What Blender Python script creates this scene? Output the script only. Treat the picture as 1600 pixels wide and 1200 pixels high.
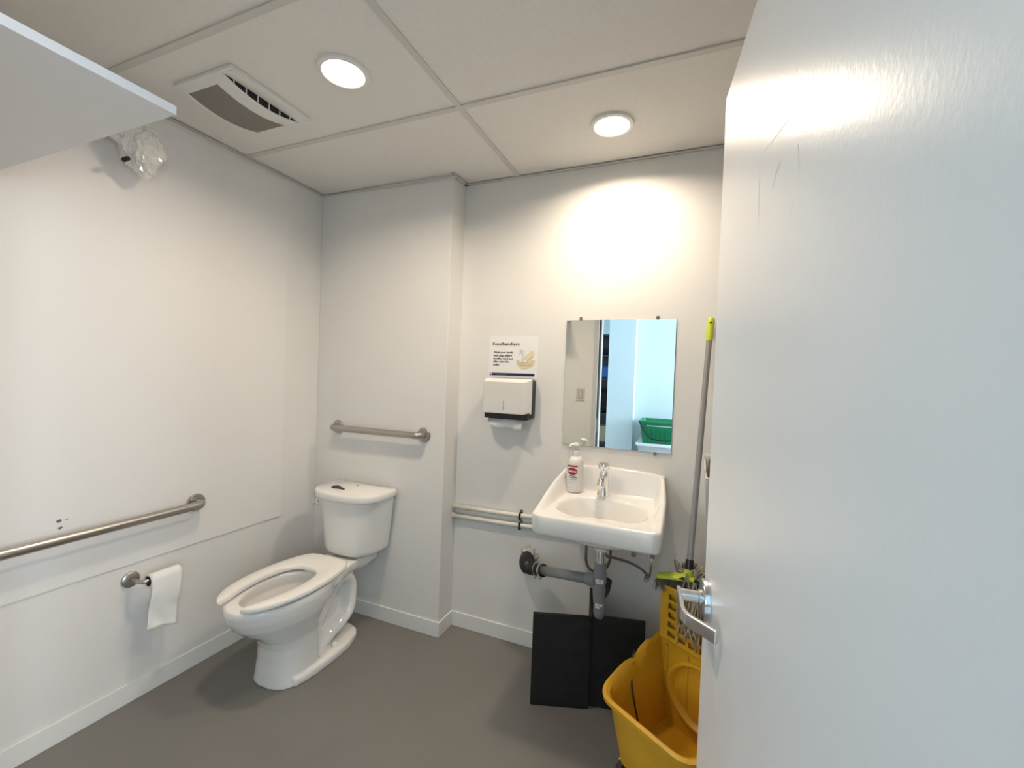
import bpy, bmesh, math, random
from mathutils import Vector, Matrix, noise
random.seed(7)
for o in list(bpy.data.objects): bpy.data.objects.remove(o)
sc = bpy.context.scene
COL = sc.collection
PI = math.pi

# ------------------------------------------------------------ camera
YAW, PITCH, ROLL, FPX = 0.393198, -0.018764, 0.0363657, 678.65
CAM = Vector((2.13486, -2.15557, 1.43))
fw = Vector((-math.sin(YAW)*math.cos(PITCH), math.cos(YAW)*math.cos(PITCH), math.sin(PITCH)))
rt = Vector((math.cos(YAW), math.sin(YAW), 0)); up = rt.cross(fw)
r2 = rt*math.cos(ROLL) + up*math.sin(ROLL); u2 = up*math.cos(ROLL) - rt*math.sin(ROLL)
cd = bpy.data.cameras.new('camera'); cam = bpy.data.objects.new('camera', cd); COL.objects.link(cam)
cam.matrix_world = Matrix(((r2.x, u2.x, -fw.x, CAM.x), (r2.y, u2.y, -fw.y, CAM.y), (r2.z, u2.z, -fw.z, CAM.z), (0, 0, 0, 1)))
cd.sensor_width = 36; cd.lens = FPX/1600*36; cd.clip_start = 0.01
sc.camera = cam

# ------------------------------------------------------------ world, daylight, exposure
w = bpy.data.worlds.new('world'); sc.world = w; w.use_nodes = True
bg = w.node_tree.nodes['Background']; bg.inputs[0].default_value = (0.72, 0.86, 1.0, 1); bg.inputs[1].default_value = 1.5
def area(name, loc, direction, sx, sy, power, color):
    l = bpy.data.lights.new(name, 'AREA'); l.shape = 'RECTANGLE'; l.size = sx; l.size_y = sy; l.energy = power; l.color = color
    o = bpy.data.objects.new(name, l); COL.objects.link(o); o.location = loc
    o.rotation_euler = Vector(direction).to_track_quat('-Z', 'Y').to_euler(); return o
area('window_daylight', (4.70, -2.90, 1.675), (-1, 0, 0), 1.3, 1.65, 195, (0.80, 0.91, 1.0))
area('added_end_daylight', (-0.45, -6.70, 1.675), (0, 1, 0), 1.3, 1.65, 120, (0.80, 0.91, 1.0))  # added daylight from an unseen end window, brightens the door face
DOWNLIGHT_POWER = 10.0
sc.view_settings.view_transform = 'Standard'; sc.view_settings.look = 'None'
sc.view_settings.exposure = 0.0; sc.view_settings.gamma = 1.0; sc.view_settings.use_curve_mapping = False

# ------------------------------------------------------------ materials
MATS = {}
def mat(name, col, rough=0.5, metal=0.0, bump=0, bscale=200, var=0, vscale=4, coat=0, trans=0, ior=1.45, emit=0, aniso=0, spec=None, stretch=None):
    if name in MATS: return MATS[name]
    m = bpy.data.materials.new(name); m.use_nodes = True; nt = m.node_tree; b = nt.nodes['Principled BSDF']
    b.inputs['Base Color'].default_value = (*col, 1); b.inputs['Roughness'].default_value = rough; b.inputs['Metallic'].default_value = metal
    b.inputs['Coat Weight'].default_value = coat; b.inputs['Coat Roughness'].default_value = 0.05
    b.inputs['Transmission Weight'].default_value = trans; b.inputs['IOR'].default_value = ior
    if spec is not None: b.inputs['Specular IOR Level'].default_value = spec
    if emit:
        b.inputs['Emission Color'].default_value = (*col, 1); b.inputs['Emission Strength'].default_value = emit
    tc = nt.nodes.new('ShaderNodeTexCoord'); vec = tc.outputs['Object']
    if stretch:
        mp = nt.nodes.new('ShaderNodeMapping'); mp.inputs['Scale'].default_value = stretch
        nt.links.new(vec, mp.inputs['Vector']); vec = mp.outputs['Vector']
    if bump:
        n = nt.nodes.new('ShaderNodeTexNoise'); n.inputs['Scale'].default_value = bscale; n.inputs['Detail'].default_value = 3
        bp = nt.nodes.new('ShaderNodeBump'); bp.inputs['Strength'].default_value = bump; bp.inputs['Distance'].default_value = 0.002
        nt.links.new(vec, n.inputs['Vector']); nt.links.new(n.outputs['Fac'], bp.inputs['Height']); nt.links.new(bp.outputs['Normal'], b.inputs['Normal'])
    if var:
        n = nt.nodes.new('ShaderNodeTexNoise'); n.inputs['Scale'].default_value = vscale; n.inputs['Detail'].default_value = 5
        mr = nt.nodes.new('ShaderNodeMapRange'); mr.inputs['From Min'].default_value = 0.3; mr.inputs['From Max'].default_value = 0.7
        mr.inputs['To Min'].default_value = 1-var; mr.inputs['To Max'].default_value = 1+var
        mx = nt.nodes.new('ShaderNodeMix'); mx.data_type = 'RGBA'; mx.blend_type = 'MULTIPLY'; mx.inputs['Factor'].default_value = 1
        mx.inputs['A'].default_value = (*col, 1)
        nt.links.new(vec, n.inputs['Vector']); nt.links.new(n.outputs['Fac'], mr.inputs['Value'])
        cb = nt.nodes.new('ShaderNodeCombineColor')
        for k in range(3): nt.links.new(mr.outputs['Result'], cb.inputs[k])
        nt.links.new(cb.outputs['Color'], mx.inputs['B']); nt.links.new(mx.outputs['Result'], b.inputs['Base Color'])
    MATS[name] = m; return m

PAINT = mat('wall_paint', (0.80, 0.79, 0.77), 0.55, bump=0.12, bscale=180, var=0.01)
PANELP = mat('panel_paint', (0.82, 0.81, 0.80), 0.42, bump=0.06, bscale=220)
TILE = mat('ceiling_tile', (0.82, 0.80, 0.77), 0.9, bump=0.15, bscale=300, var=0.02, vscale=60)
GRID = mat('grid_metal', (0.66, 0.64, 0.61), 0.5)
TRIMW = mat('trim_white', (0.82, 0.82, 0.80), 0.4)
VINYL = mat('grey_vinyl', (0.20, 0.192, 0.182), 0.45, bump=0.08, bscale=300, var=0.05, vscale=3)
DOORP = mat('door_paint', (0.77, 0.78, 0.79), 0.30, bump=0.09, bscale=190, stretch=(1, 1, 0.6))
FRAMEP = mat('frame_paint', (0.62, 0.63, 0.64), 0.35)
PORC = mat('porcelain', (0.86, 0.85, 0.83), 0.12, coat=0.6)
SEATP = mat('seat_plastic', (0.88, 0.86, 0.83), 0.22)
WATER = mat('water', (0.55, 0.56, 0.55), 0.02)
CHROME = mat('chrome', (0.86, 0.86, 0.87), 0.08, 1)
STEEL = mat('brushed_steel', (0.46, 0.44, 0.42), 0.34, 1, bump=0.05, bscale=400)
SATIN = mat('satin_chrome', (0.70, 0.71, 0.73), 0.22, 1)
PVC = mat('grey_pvc', (0.24, 0.25, 0.265), 0.38)
RUBBER = mat('black_rubber', (0.014, 0.014, 0.015), 0.38)
BLACKP = mat('black_plastic', (0.012, 0.012, 0.013), 0.35)
WHITEP = mat('white_plastic', (0.74, 0.73, 0.71), 0.35)
PAPER = mat('paper', (0.86, 0.86, 0.86), 0.8)
TISSUE = mat('tissue', (0.88, 0.88, 0.87), 0.95, bump=0.3, bscale=90)
INK = mat('black_ink', (0.015, 0.015, 0.02), 0.6)
NAVY = mat('navy_ink', (0.02, 0.025, 0.10), 0.5)
MIRROR = mat('mirror_silver', (0.93, 0.97, 0.96), 0.0, 1)
GLASSEDGE = mat('mirror_edge', (0.25, 0.32, 0.32), 0.2)
CLEAR = mat('clear_plastic', (0.92, 0.92, 0.92), 0.08, trans=0.85, ior=1.4)
YEL = mat('yellow_plastic', (0.60, 0.32, 0.018), 0.38, var=0.08, vscale=9)
LIME = mat('lime_plastic', (0.52, 0.60, 0.05), 0.35)
POLE = mat('grey_pole', (0.25, 0.25, 0.25), 0.4)
BOARD = mat('black_board', (0.012, 0.012, 0.012), 0.6, bump=0.15, bscale=90, var=0.3, vscale=30)
STRING = mat('mop_string', (0.30, 0.26, 0.20), 0.95, var=0.25, vscale=40)
BRIST = mat('grey_bristle', (0.13, 0.115, 0.10), 0.9)
REDINK = mat('red_ink', (0.45, 0.03, 0.06), 0.5)
MAROON = mat('maroon_ink', (0.18, 0.01, 0.03), 0.4)
SKINT = mat('pale_yellow_print', (0.72, 0.62, 0.40), 0.7)
GREYINK = mat('grey_ink', (0.35, 0.36, 0.42), 0.6)
PLASTER = mat('rough_plaster', (0.66, 0.60, 0.54), 0.95, bump=1.0, bscale=70, var=0.25, vscale=60)
PIPEP = mat('painted_pipe', (0.72, 0.72, 0.66), 0.4, bump=0.2, bscale=60)
DKGREEN = mat('dark_green', (0.012, 0.025, 0.015), 0.4)
GREENC = mat('green_crate', (0.01, 0.22, 0.10), 0.4)
TOTE = mat('tote_plastic', (0.75, 0.80, 0.84), 0.3, trans=0.35)
SHELFW = mat('white_melamine', (0.74, 0.75, 0.77), 0.35)
CORRW = mat('corridor_paint', (0.60, 0.71, 0.75), 0.6)
RACKM = mat('dark_rack', (0.05, 0.055, 0.06), 0.4, 0.6)
BLUEP = mat('blue_plastic', (0.01, 0.12, 0.42), 0.4)
DARKF = mat('dark_fabric', (0.02, 0.018, 0.02), 0.9)
BEIGE = mat('beige_card', (0.50, 0.40, 0.26), 0.8)
FANG = mat('fan_grille', (0.30, 0.275, 0.25), 0.7)
SCUFF = mat('scuff', (0.16, 0.15, 0.14), 0.8)
SCUFFL = mat('scuff_light', (0.62, 0.61, 0.60), 0.5)
SCUFFW = mat('scuff_white', (0.80, 0.80, 0.80), 0.6)

# ------------------------------------------------------------ helpers
WORLD = {}
def obj(name, bm, m, parent=None, smooth=False, kind=None, label=None, bevel=0, bseg=2, ang=35, mats=None):
    if isinstance(bm, bmesh.types.BMesh):
        me = bpy.data.meshes.new(name); bmesh.ops.recalc_face_normals(bm, faces=bm.faces[:]); bm.to_mesh(me); bm.free()
    else: me = bm; me.name = name
    vs = me.vertices
    lo = Vector((min(v.co.x for v in vs), min(v.co.y for v in vs), min(v.co.z for v in vs)))
    hi = Vector((max(v.co.x for v in vs), max(v.co.y for v in vs), max(v.co.z for v in vs)))
    c = Vector(((lo.x+hi.x)/2, (lo.y+hi.y)/2, lo.z))
    me.transform(Matrix.Translation(-c))
    me.materials.clear()
    for mm in (mats or [m]): me.materials.append(mm)
    o = bpy.data.objects.new(name, me); COL.objects.link(o)
    WORLD[o.name] = c.copy()
    o.location = c - (WORLD[parent.name] if parent else Vector())
    if parent: o.parent = parent
    if bevel:
        b = o.modifiers.new('bevel', 'BEVEL'); b.width = bevel; b.segments = bseg; b.limit_method = 'ANGLE'; b.angle_limit = math.radians(40)
        smooth = True
    if smooth:
        for p in me.polygons: p.use_smooth = True
        if ang and not bevel:
            me.set_sharp_from_angle(angle=math.radians(ang))
        elif bevel:
            o.modifiers.new('wn', 'WEIGHTED_NORMAL')
    if kind: o['kind'] = kind
    if label: o['label'] = label
    return o
def thing(name, label, cat, loc, group=None, kind=None):
    o = bpy.data.objects.new(name, None); COL.objects.link(o); o.empty_display_size = 0.05
    o.location = loc; WORLD[o.name] = Vector(loc)
    if kind: o['kind'] = kind
    if label: o['label'] = label
    if cat: o['category'] = cat
    if group: o['group'] = group
    return o
def tag(o, label, cat, group=None):
    o['label'] = label; o['category'] = cat
    if group: o['group'] = group
    return o
def BM(): return bmesh.new()
def box(bm, x0, x1, y0, y1, z0, z1, M=None):
    vs = [bm.verts.new((x, y, z)) for x in (x0, x1) for y in (y0, y1) for z in (z0, z1)]
    if M is not None:
        for v in vs: v.co = M @ v.co
    for f in ((0, 1, 3, 2), (4, 6, 7, 5), (0, 4, 5, 1), (2, 3, 7, 6), (0, 2, 6, 4), (1, 5, 7, 3)): bm.faces.new([vs[i] for i in f])
    return bm
def loft(bm, rings, cap0=True, cap1=True, closed=True):
    R = [[bm.verts.new(p) for p in r] for r in rings]; n = len(R[0])
    for a, b in zip(R, R[1:]):
        for i in range(n if closed else n-1):
            j = (i+1) % n; bm.faces.new((a[i], a[j], b[j], b[i]))
    if cap0: bm.faces.new(R[0][::-1])
    if cap1: bm.faces.new(R[-1])
    return R
def frame_of(d):
    d = Vector(d).normalized(); a = Vector((0, 0, 1)) if abs(d.z) < 0.9 else Vector((1, 0, 0))
    x = a.cross(d).normalized(); return x, d.cross(x).normalized(), d
def lathe(bm, prof, o=(0, 0, 0), d=(0, 0, 1), n=32, cap0=True, cap1=True):
    x, y, z = frame_of(d); o = Vector(o)
    return loft(bm, [[o + z*h + (x*math.cos(2*PI*i/n) + y*math.sin(2*PI*i/n))*max(r, 1e-4) for i in range(n)] for r, h in prof], cap0, cap1)
def catmull(pts, k=8):
    P = [Vector(p) for p in pts]; P = [2*P[0]-P[1]] + P + [2*P[-1]-P[-2]]; out = []
    for i in range(1, len(P)-2):
        a, b, c, d = P[i-1:i+3]
        for j in range(k):
            t = j/k
            out.append(0.5*((2*b) + (c-a)*t + (2*a-5*b+4*c-d)*t*t + (3*b-a-3*c+d)*t*t*t))
    out.append(P[-2]); return out
def tube(bm, path, r, n=12, caps=True, sx=1.0):
    P = [Vector(p) for p in path]; m = len(P); rs = r if isinstance(r, (list, tuple)) else [r]*m
    rings = []; x = None
    for i in range(m):
        d = (P[min(i+1, m-1)] - P[max(i-1, 0)]).normalized()
        if x is None: x = frame_of(d)[0]
        x = (x - d*x.dot(d)).normalized(); y = d.cross(x)
        rings.append([P[i] + (x*math.cos(2*PI*k/n) + y*math.sin(2*PI*k/n))*rs[i] for k in range(n)])
    return loft(bm, rings, caps, caps)
def arc_path(pts, rad, k=6):
    """polyline with rounded corners"""
    P = [Vector(p) for p in pts]; out = [P[0]]
    for a, b, c in zip(P, P[1:], P[2:]):
        d1 = (a-b).normalized(); d2 = (c-b).normalized(); L = min(rad, (a-b).length*0.49, (c-b).length*0.49)
        p, q = b+d1*L, b+d2*L
        for j in range(k+1):
            t = j/k; out.append(p*(1-t)**2 + b*2*t*(1-t) + q*t*t)
    out.append(P[-1]); return out
def extrude(bm, pts, z0, z1, M=None, cap=True):
    a = [bm.verts.new((p[0], p[1], z0)) for p in pts]; b = [bm.verts.new((p[0], p[1], z1)) for p in pts]; n = len(pts)
    for i in range(n): bm.faces.new((a[i], a[(i+1) % n], b[(i+1) % n], b[i]))
    bm.faces.new(a[::-1]); bm.faces.new(b)
    if M is not None:
        for v in a+b: v.co = M @ v.co
    return bm
def rrect(x0, x1, y0, y1, r, k=5):
    out = []
    for cx, cy, a0 in ((x1-r, y1-r, 0), (x0+r, y1-r, PI/2), (x0+r, y0+r, PI), (x1-r, y0+r, 1.5*PI)):
        for j in range(k+1):
            a = a0 + PI/2*j/k; out.append((cx+r*math.cos(a), cy+r*math.sin(a)))
    return out
def evaluated(bm, setup):
    """run modifiers over a bmesh and return the resulting mesh"""
    me = bpy.data.meshes.new('tmp'); bmesh.ops.recalc_face_normals(bm, faces=bm.faces[:]); bm.to_mesh(me); bm.free()
    o = bpy.data.objects.new('tmp', me); COL.objects.link(o); setup(o)
    dg = bpy.context.evaluated_depsgraph_get(); dg.update()
    out = bpy.data.meshes.new_from_object(o.evaluated_get(dg)); bpy.data.objects.remove(o); return out
def text_bm(s, size, M, bold=0, shear=0, align='LEFT', depth=0.0002, spacing=1.0):
    cu = bpy.data.curves.new('t', 'FONT'); cu.body = s; cu.size = size; cu.offset = bold; cu.shear = shear; cu.align_x = align; cu.extrude = depth; cu.space_character = spacing; cu.resolution_u = 4
    o = bpy.data.objects.new('t', cu); COL.objects.link(o)
    dg = bpy.context.evaluated_depsgraph_get(); dg.update()
    me = bpy.data.meshes.new_from_object(o.evaluated_get(dg)); bpy.data.objects.remove(o)
    bm = BM(); bm.from_mesh(me); bpy.data.meshes.remove(me)
    for v in bm.verts: v.co = M(v.co) if callable(M) else M @ v.co
    return bm
def basis(o, x, y):
    x = Vector(x).normalized(); y = Vector(y).normalized(); z = x.cross(y); o = Vector(o)
    return Matrix(((x.x, y.x, z.x, o.x), (x.y, y.y, z.y, o.y), (x.z, y.z, z.z, o.z), (0, 0, 0, 1)))

# ------------------------------------------------------------ room dimensions
H = 2.484; CW = 0.917; CD = 0.139; XR = 2.90; YF = -1.98; YO = -2.10; BH = 0.082; BT = 0.008
DX0, DX1, DTOP = 1.303, 2.285, 2.085       # door opening

def st(name, bm, m, **k): return obj(name, bm, m, kind='structure', **k)
st('floor', box(BM(), -0.15, XR+0.15, YO, 0.15, -0.08, 0), VINYL)
wl = st('wall_left', box(BM(), -0.15, 0, YO, 0.15, 0, 2.62), PAINT)
st('wall_back', box(BM(), CW, XR+0.15, 0, 0.15, 0, 2.62), PAINT)
st('wall_chase', box(BM(), 0, CW, -CD, 0.15, 0, 2.62), PAINT, bevel=0.004)
st('wall_right', box(BM(), XR, XR+0.15, YO, 0, 0, 2.62), PAINT)
b = BM(); box(b, 0, DX0, YO, YF, 0, 2.62); box(b, DX1, XR, YO, YF, 0, 2.62); box(b, DX0, DX1, YO, YF, DTOP, 2.62)
st('wall_front', b, PAINT)
# wall scuffs on the panel over the left wall
panel = tag(obj('wall_panel', box(BM(), 0, 0.006, YF, -0.379, 0.587, H-0.02), PANELP, bevel=0.0015), 'large thin white board covering the left wall above the toilet paper', 'wall panel')
for k, P in enumerate(([(-1.330, .838), (-1.318, .842), (-1.312, .836), (-1.320, .829), (-1.326, .831)], [(-1.326, .811), (-1.313, .814), (-1.310, .809), (-1.318, .803)], [(-1.306, .835), (-1.294, .8385), (-1.293, .8365), (-1.305, .833)])):
    b = BM(); extrude(b, P, 0.0058, 0.0064, Matrix(((0, 0, 1, 0), (1, 0, 0, 0), (0, 1, 0, 0), (0, 0, 0, 1)))); obj('scuff_mark', b, SCUFF, panel)
# baseboards
def bb(name, pts):
    b = BM()
    for x0, x1, y0, y1 in pts: box(b, x0, x1, y0, y1, 0, BH)
    st(name, b, TRIMW, bevel=0.002)
bb('baseboard_left', [(0, BT, YF, -CD)])
bb('baseboard_chase', [(BT, CW+BT, -CD-BT, -CD)])
bb('baseboard_chase_side', [(CW, CW+BT, -CD, 0)])
bb('baseboard_back', [(CW+BT, XR, -BT, 0)])
bb('baseboard_right', [(XR-BT, XR, YF, -BT)])
bb('baseboard_front', [(BT, DX0-0.06, YF, YF+BT)])

# ------------------------------------------------------------ ceiling: tiles, T-bars, wall angle
ceil = st('ceiling', box(BM(), -0.15, XR+0.15, YO, 0.15, 2.62, 2.68), TILE)
gx = [0, 1.238, 2.46, XR]; gy = [0, -0.638, -1.248, -1.858, YF]
for i in range(3):
    for j in range(4):
        x0, x1, y1, y0 = gx[i], gx[i+1], gy[j], gy[j+1]
        b = BM()
        if i == 0 and j == 0: extrude(b, [(x0, y0), (x1, y0), (x1, y1), (CW, y1), (CW, -CD), (x0, -CD)], H+0.006, H+0.02)
        else: box(b, x0, x1, y0, y1, H+0.006, H+0.02)
        obj('ceiling_tile', b, TILE, ceil)
def bar(x0, x1, y0, y1, z0=H, z1=H+0.007, m=GRID, name='grid_bar'): obj(name, box(BM(), x0, x1, y0, y1, z0, z1), m, ceil)
for y in gy[1:4]: bar(0, XR, y-0.012, y+0.012)
for x in gx[1:3]: bar(x-0.012, x+0.012, YF, 0, H+0.0005)
def angle(x0, x1, y0, y1, n):
    b = BM(); box(b, x0, x1, y0, y1, H-0.001, H+0.001)
    t = 0.0015; L = 0.014
    if n == 'x+': box(b, x0, x0+t, y0, y1, H-0.001, H+L)
    if n == 'y-': box(b, x0, x1, y1-t, y1, H-0.001, H+L)
    obj('wall_angle', b, GRID, ceil)
angle(0, 0.02, YF, -CD, 'x+'); angle(CW, XR, -0.02, 0, 'y-'); angle(CW, CW+0.02, -CD-0.02, 0, 'x+'); angle(XR-0.02, XR, YF, 0, 'x')
# the sagging angle strip along the chase leaves a dark gap above it
b = BM()
for (xa, za), (xb, zb) in zip([(0, 0), (0.3, -0.003), (0.6, -0.009), (CW+0.012, -0.010)], [(0.3, -0.003), (0.6, -0.009), (CW+0.012, -0.010), (CW+0.02, -0.010)]):
    vs = [b.verts.new(p) for p in ((xa, -CD-0.012, H+za-.008), (xb, -CD-0.012, H+zb-.008), (xb, -CD, H+zb-.008), (xa, -CD, H+za-.008), (xa, -CD-0.012, H+za), (xb, -CD-0.012, H+zb), (xb, -CD, H+zb), (xa, -CD, H+za))]
    for f in ((0, 1, 2, 3), (7, 6, 5, 4), (0, 4, 5, 1), (1, 5, 6, 2), (2, 6, 7, 3), (3, 7, 4, 0)): b.faces.new([vs[i] for i in f])
obj('wall_angle', b, GRID, ceil)

# ------------------------------------------------------------ downlights
LENS = mat('lamp_lens', (1.0, 0.86, 0.66), 0.4, emit=9)
def downlight(x, y, label):
    t = thing('ceiling_downlight', label, 'ceiling light', (x, y, H-0.006), 'recessed ceiling downlights')
    b = BM(); lathe(b, [(0.070, 0.016), (0.070, 0.004), (0.074, 0.000), (0.088, 0.002), (0.090, 0.006), (0.090, 0.012)], (x, y, H-0.006), n=48, cap0=False, cap1=False); obj('trim_ring', b, TRIMW, t, smooth=True)
    b = BM(); lathe(b, [(0.071, 0.003), (0.071, 0.009)], (x, y, H-0.005), n=48); obj('lens', b, LENS, t)
    l = bpy.data.lights.new('downlight_lamp', 'AREA'); l.shape = 'DISK'; l.size = 0.14; l.spread = math.radians(157); l.energy = DOWNLIGHT_POWER; l.color = (1.0, 0.83, 0.64)
    o = bpy.data.objects.new('downlight_lamp', l); COL.objects.link(o); o.parent = t; o.location = (0, 0, -0.003)
downlight(1.783, -0.325, 'round lit ceiling downlight in the tile above the sink')
downlight(0.945, -0.955, 'round lit ceiling downlight beside the exhaust fan grille')

# ------------------------------------------------------------ exhaust fan cover
FX0, FX1, FY0, FY1 = 0.275, 0.597, -1.125, -0.775
t = thing('exhaust_fan_cover', 'bowed white exhaust fan cover with grey ribbed grille on the ceiling', 'fan cover', (0.436, -0.95, H-0.035))
b = BM(); box(b, FX0, FX1, FY0, FY0+0.012, H-0.008, H+0.006); box(b, FX0, FX1, FY1-0.012, FY1, H-0.008, H+0.006); box(b, FX0, FX0+0.012, FY0+0.012, FY1-0.012, H-0.008, H+0.006); box(b, FX1-0.012, FX1, FY0+0.012, FY1-0.012, H-0.008, H+0.006); obj('frame', b, TRIMW, t, bevel=0.002)
def bow(y, d=0.030):
    u = (y-(FY0+FY1)/2)/((FY1-FY0)/2-0.01); return H-0.006-d*max(0, 1-u*u)
ys = [FY0+0.012+(FY1-FY0-0.024)*i/24 for i in range(25)]
def bowed(x0, x1, off0, off1):
    b = BM(); loft(b, [[(x0, y, bow(y)+off0), (x1, y, bow(y)+off0), (x1, y, bow(y)+off1), (x0, y, bow(y)+off1)] for y in ys]); return b
obj('panel', bowed(0.29, 0.535, 0, 0.004), TRIMW, t, smooth=True)
b = BM()
for i in range(34):
    x = 0.306+0.160*i/33
    yy = [y for y in ys if FY0+0.03 < y < FY1-0.018]
    loft(b, [[(x-0.0016, y, bow(y)-0.0015), (x+0.0016, y, bow(y)-0.0015), (x+0.0016, y, bow(y)+0.001), (x-0.0016, y, bow(y)+0.001)] for y in yy])
o = obj('grille', b, FANG, t); o['kind'] = 'stuff'
b = BM(); yy = [y for y in ys if FY0+0.03 < y < FY1-0.018]
loft(b, [[(0.304, y, bow(y)-0.0006), (0.468, y, bow(y)-0.0006), (0.468, y, bow(y)+0.001), (0.304, y, bow(y)+0.001)] for y in yy]); obj('grille_backing', b, mat('fan_mesh', (0.36, 0.33, 0.30), 0.8), t)
b = BM(); loft(b, [[(0.528, y, bow(y)+0.006), (0.534, y, bow(y)+0.006), (0.534, y, H-0.004), (0.528, y, H-0.004)] for y in ys[1:-1]]); obj('slot_opening', b, BLACKP, t)
for k in range(6):
    y = FY0+0.055+k*0.048; obj('slot_rib', box(BM(), 0.533, 0.537, y-0.002, y+0.002, bow(y)+0.002, H-0.004), TRIMW, t)
b = BM(); loft(b, [[(0.537, y, H-0.006), (0.587, y, H-0.010), (0.587, y, H-0.006), (0.537, y, H-0.002)] for y in ys]); obj('side_flange', b, TRIMW, t)

# ------------------------------------------------------------ door, frame, lever
LX, LY = 2.179, -1.072; DA = math.radians(6.3); DW = 0.905; DTH = 0.045; DZ = 2.068
dh = Vector((math.sin(DA), -math.cos(DA), 0))            # from latch towards hinge
dn = Vector((-math.cos(DA), -math.sin(DA), 0))           # out of the visible face
MD = basis((LX, LY, 0), dh, (0, 0, 1))                   # local x along leaf, y up, z = dh x up
zsgn = 1 if MD.to_3x3().col[2].dot(dn) > 0 else -1
def dbox(x0, x1, y0, y1, n0, n1):                        # n measured out of the visible face
    b = BM(); box(b, x0, x1, y0, y1, zsgn*n0, zsgn*n1, MD); return b
def dpt(x, z, n): return MD @ Vector((x, z, zsgn*n))
door = obj('door_1', dbox(0, DW, 0.012, DZ, -DTH, 0), DOORP, bevel=0.0035, kind='structure')
door['label'] = 'open white painted door with a satin lever handle'
HZ = 0.965; HX = 0.066
def dlathe(prof, x, z, n=40):
    b = BM(); lathe(b, prof, dpt(x, z, 0), dn, n); return b
lev = obj('lever_rose', dlathe([(0.043, 0), (0.043, 0.011), (0.0415, 0.0135), (0.039, 0.0145), (0.0, 0.0145)], HX, HZ), SATIN, door, smooth=True)
obj('lever_neck', dlathe([(0.016, 0.012), (0.016, 0.02), (0.0125, 0.022), (0.0125, 0.058)], HX, HZ+0.004), SATIN, lev, smooth=True)
# lever arm: out from the neck, swept back to the leaf (flat bar)
path = arc_path([(HX-0.014, HZ+0.004, 0.060), (HX+0.098, HZ+0.004, 0.060), (HX+0.150, HZ+0.004, 0.008)], 0.022, 6)
b = BM(); rings = []
for i, p in enumerate(path):
    q = path[min(i+1, len(path)-1)] - path[max(i-1, 0)]; q = Vector((q.x, 0, q.z)).normalized(); s = Vector((-q.z, 0, q.x))
    rings.append([dpt(*(Vector((p.x, p.y, p.z)) + s*a + Vector((0, c, 0)))) for a, c in ((-.0045, -.0125), (.0045, -.0125), (.0045, .0125), (-.0045, .0125))])
loft(b, rings); obj('lever_arm', b, SATIN, lev, bevel=0.002)
def dmark(pts, m, wd=0.002):
    b = BM(); P = [Vector((p[0], p[1])) for p in pts]; L = []; Rr = []
    for i, p in enumerate(P):
        d = (P[min(i+1, len(P)-1)]-P[max(i-1, 0)]).normalized(); s = Vector((-d.y, d.x))*wd*(0.35 if i in (0, len(P)-1) else 1)
        L.append(p+s); Rr.append(p-s)
    vs = [b.verts.new(dpt(q.x, q.y, 0.0002)) for q in L+Rr[::-1]]; n = len(L)
    for i in range(n-1): b.faces.new((vs[i], vs[i+1], vs[2*n-2-i], vs[2*n-1-i]))
    obj('scuff_mark', b, m, door)
for P, m, wd in (([(.497, 1.751), (.435, 1.759), (.349, 1.772)], SCUFFL, .0012), ([(.336, 1.764), (.34, 1.70), (.342, 1.64)], SCUFFL, .0012), ([(.447, 1.714), (.424, 1.71), (.41, 1.693)], SCUFFL, .003), ([(.437, 1.724), (.43, 1.712), (.42, 1.704)], SCUFFL, .0016), ([(.506, 1.705), (.511, 1.684), (.515, 1.668)], SCUFFL, .0018), ([(.50, 1.642), (.489, 1.625)], SCUFFL, .002), ([(.368, 1.124), (.416, 1.127), (.455, 1.122)], SCUFFW, .0022), ([(.603, 1.229), (.624, 1.226)], SCUFFW, .002)):
    dmark(P, m, wd)
# door frame (hollow metal)
t = thing('trim_1', 'white metal door frame around the opening', None, (1.83, YF, 0), kind='structure')
for x0, x1 in ((DX0-0.045, DX0), (DX1, DX1+0.045)):
    b = BM(); box(b, x0, x1, YO-0.012, YF+0.012, 0, DTOP+0.05); s = 1 if x0 < 1.8 else -1
    xs = x1 if s > 0 else x0; box(b, min(xs, xs+s*0.016), max(xs, xs+s*0.016), YO+0.012, YF-0.045, 0, DTOP); obj('jamb', b, FRAMEP, t, bevel=0.002)
obj('header', box(BM(), DX0, DX1, YO-0.012, YF+0.012, DTOP, DTOP+0.05), FRAMEP, t, bevel=0.002)
obj('strike_plate', box(BM(), DX0-0.001, DX0+0.0015, YF-0.035, YF-0.008, 0.93, 1.05), STEEL, t)

# ------------------------------------------------------------ shelf and plastic-wrapped fixture, upper left
t = thing('wall_shelf', 'white melamine shelf high up over the left wall, seen from below', 'shelf', (0.51, -1.755, 1.98))
obj('shelf_board', box(BM(), 0.006, 1.017, YF, -1.528, 2.0, 2.02), SHELFW, t, bevel=0.001)
obj('wall_cleat', box(BM(), 0.006, 1.0, YF, YF+0.02, 1.955, 2.0), SHELFW, t, bevel=0.001)
t = thing('wall_lamp', 'small white wall lamp wrapped in a crumpled clear plastic bag', 'wall lamp', (0.06, -1.17, 2.15))
b = BM(); lathe(b, [(0.045, 0), (0.045, 0.012), (0.03, 0.02), (0.016, 0.024)], (0.0062, -1.25, 2.30), (1, 0, 0), 28); obj('wall_plate', b, WHITEP, t, smooth=True)
b = BM(); tube(b, catmull([(0.028, -1.25, 2.30), (0.07, -1.24, 2.295), (0.095, -1.215, 2.275), (0.10, -1.18, 2.262)], 6), 0.015, 14); obj('arm', b, WHITEP, t, smooth=True)
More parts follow.
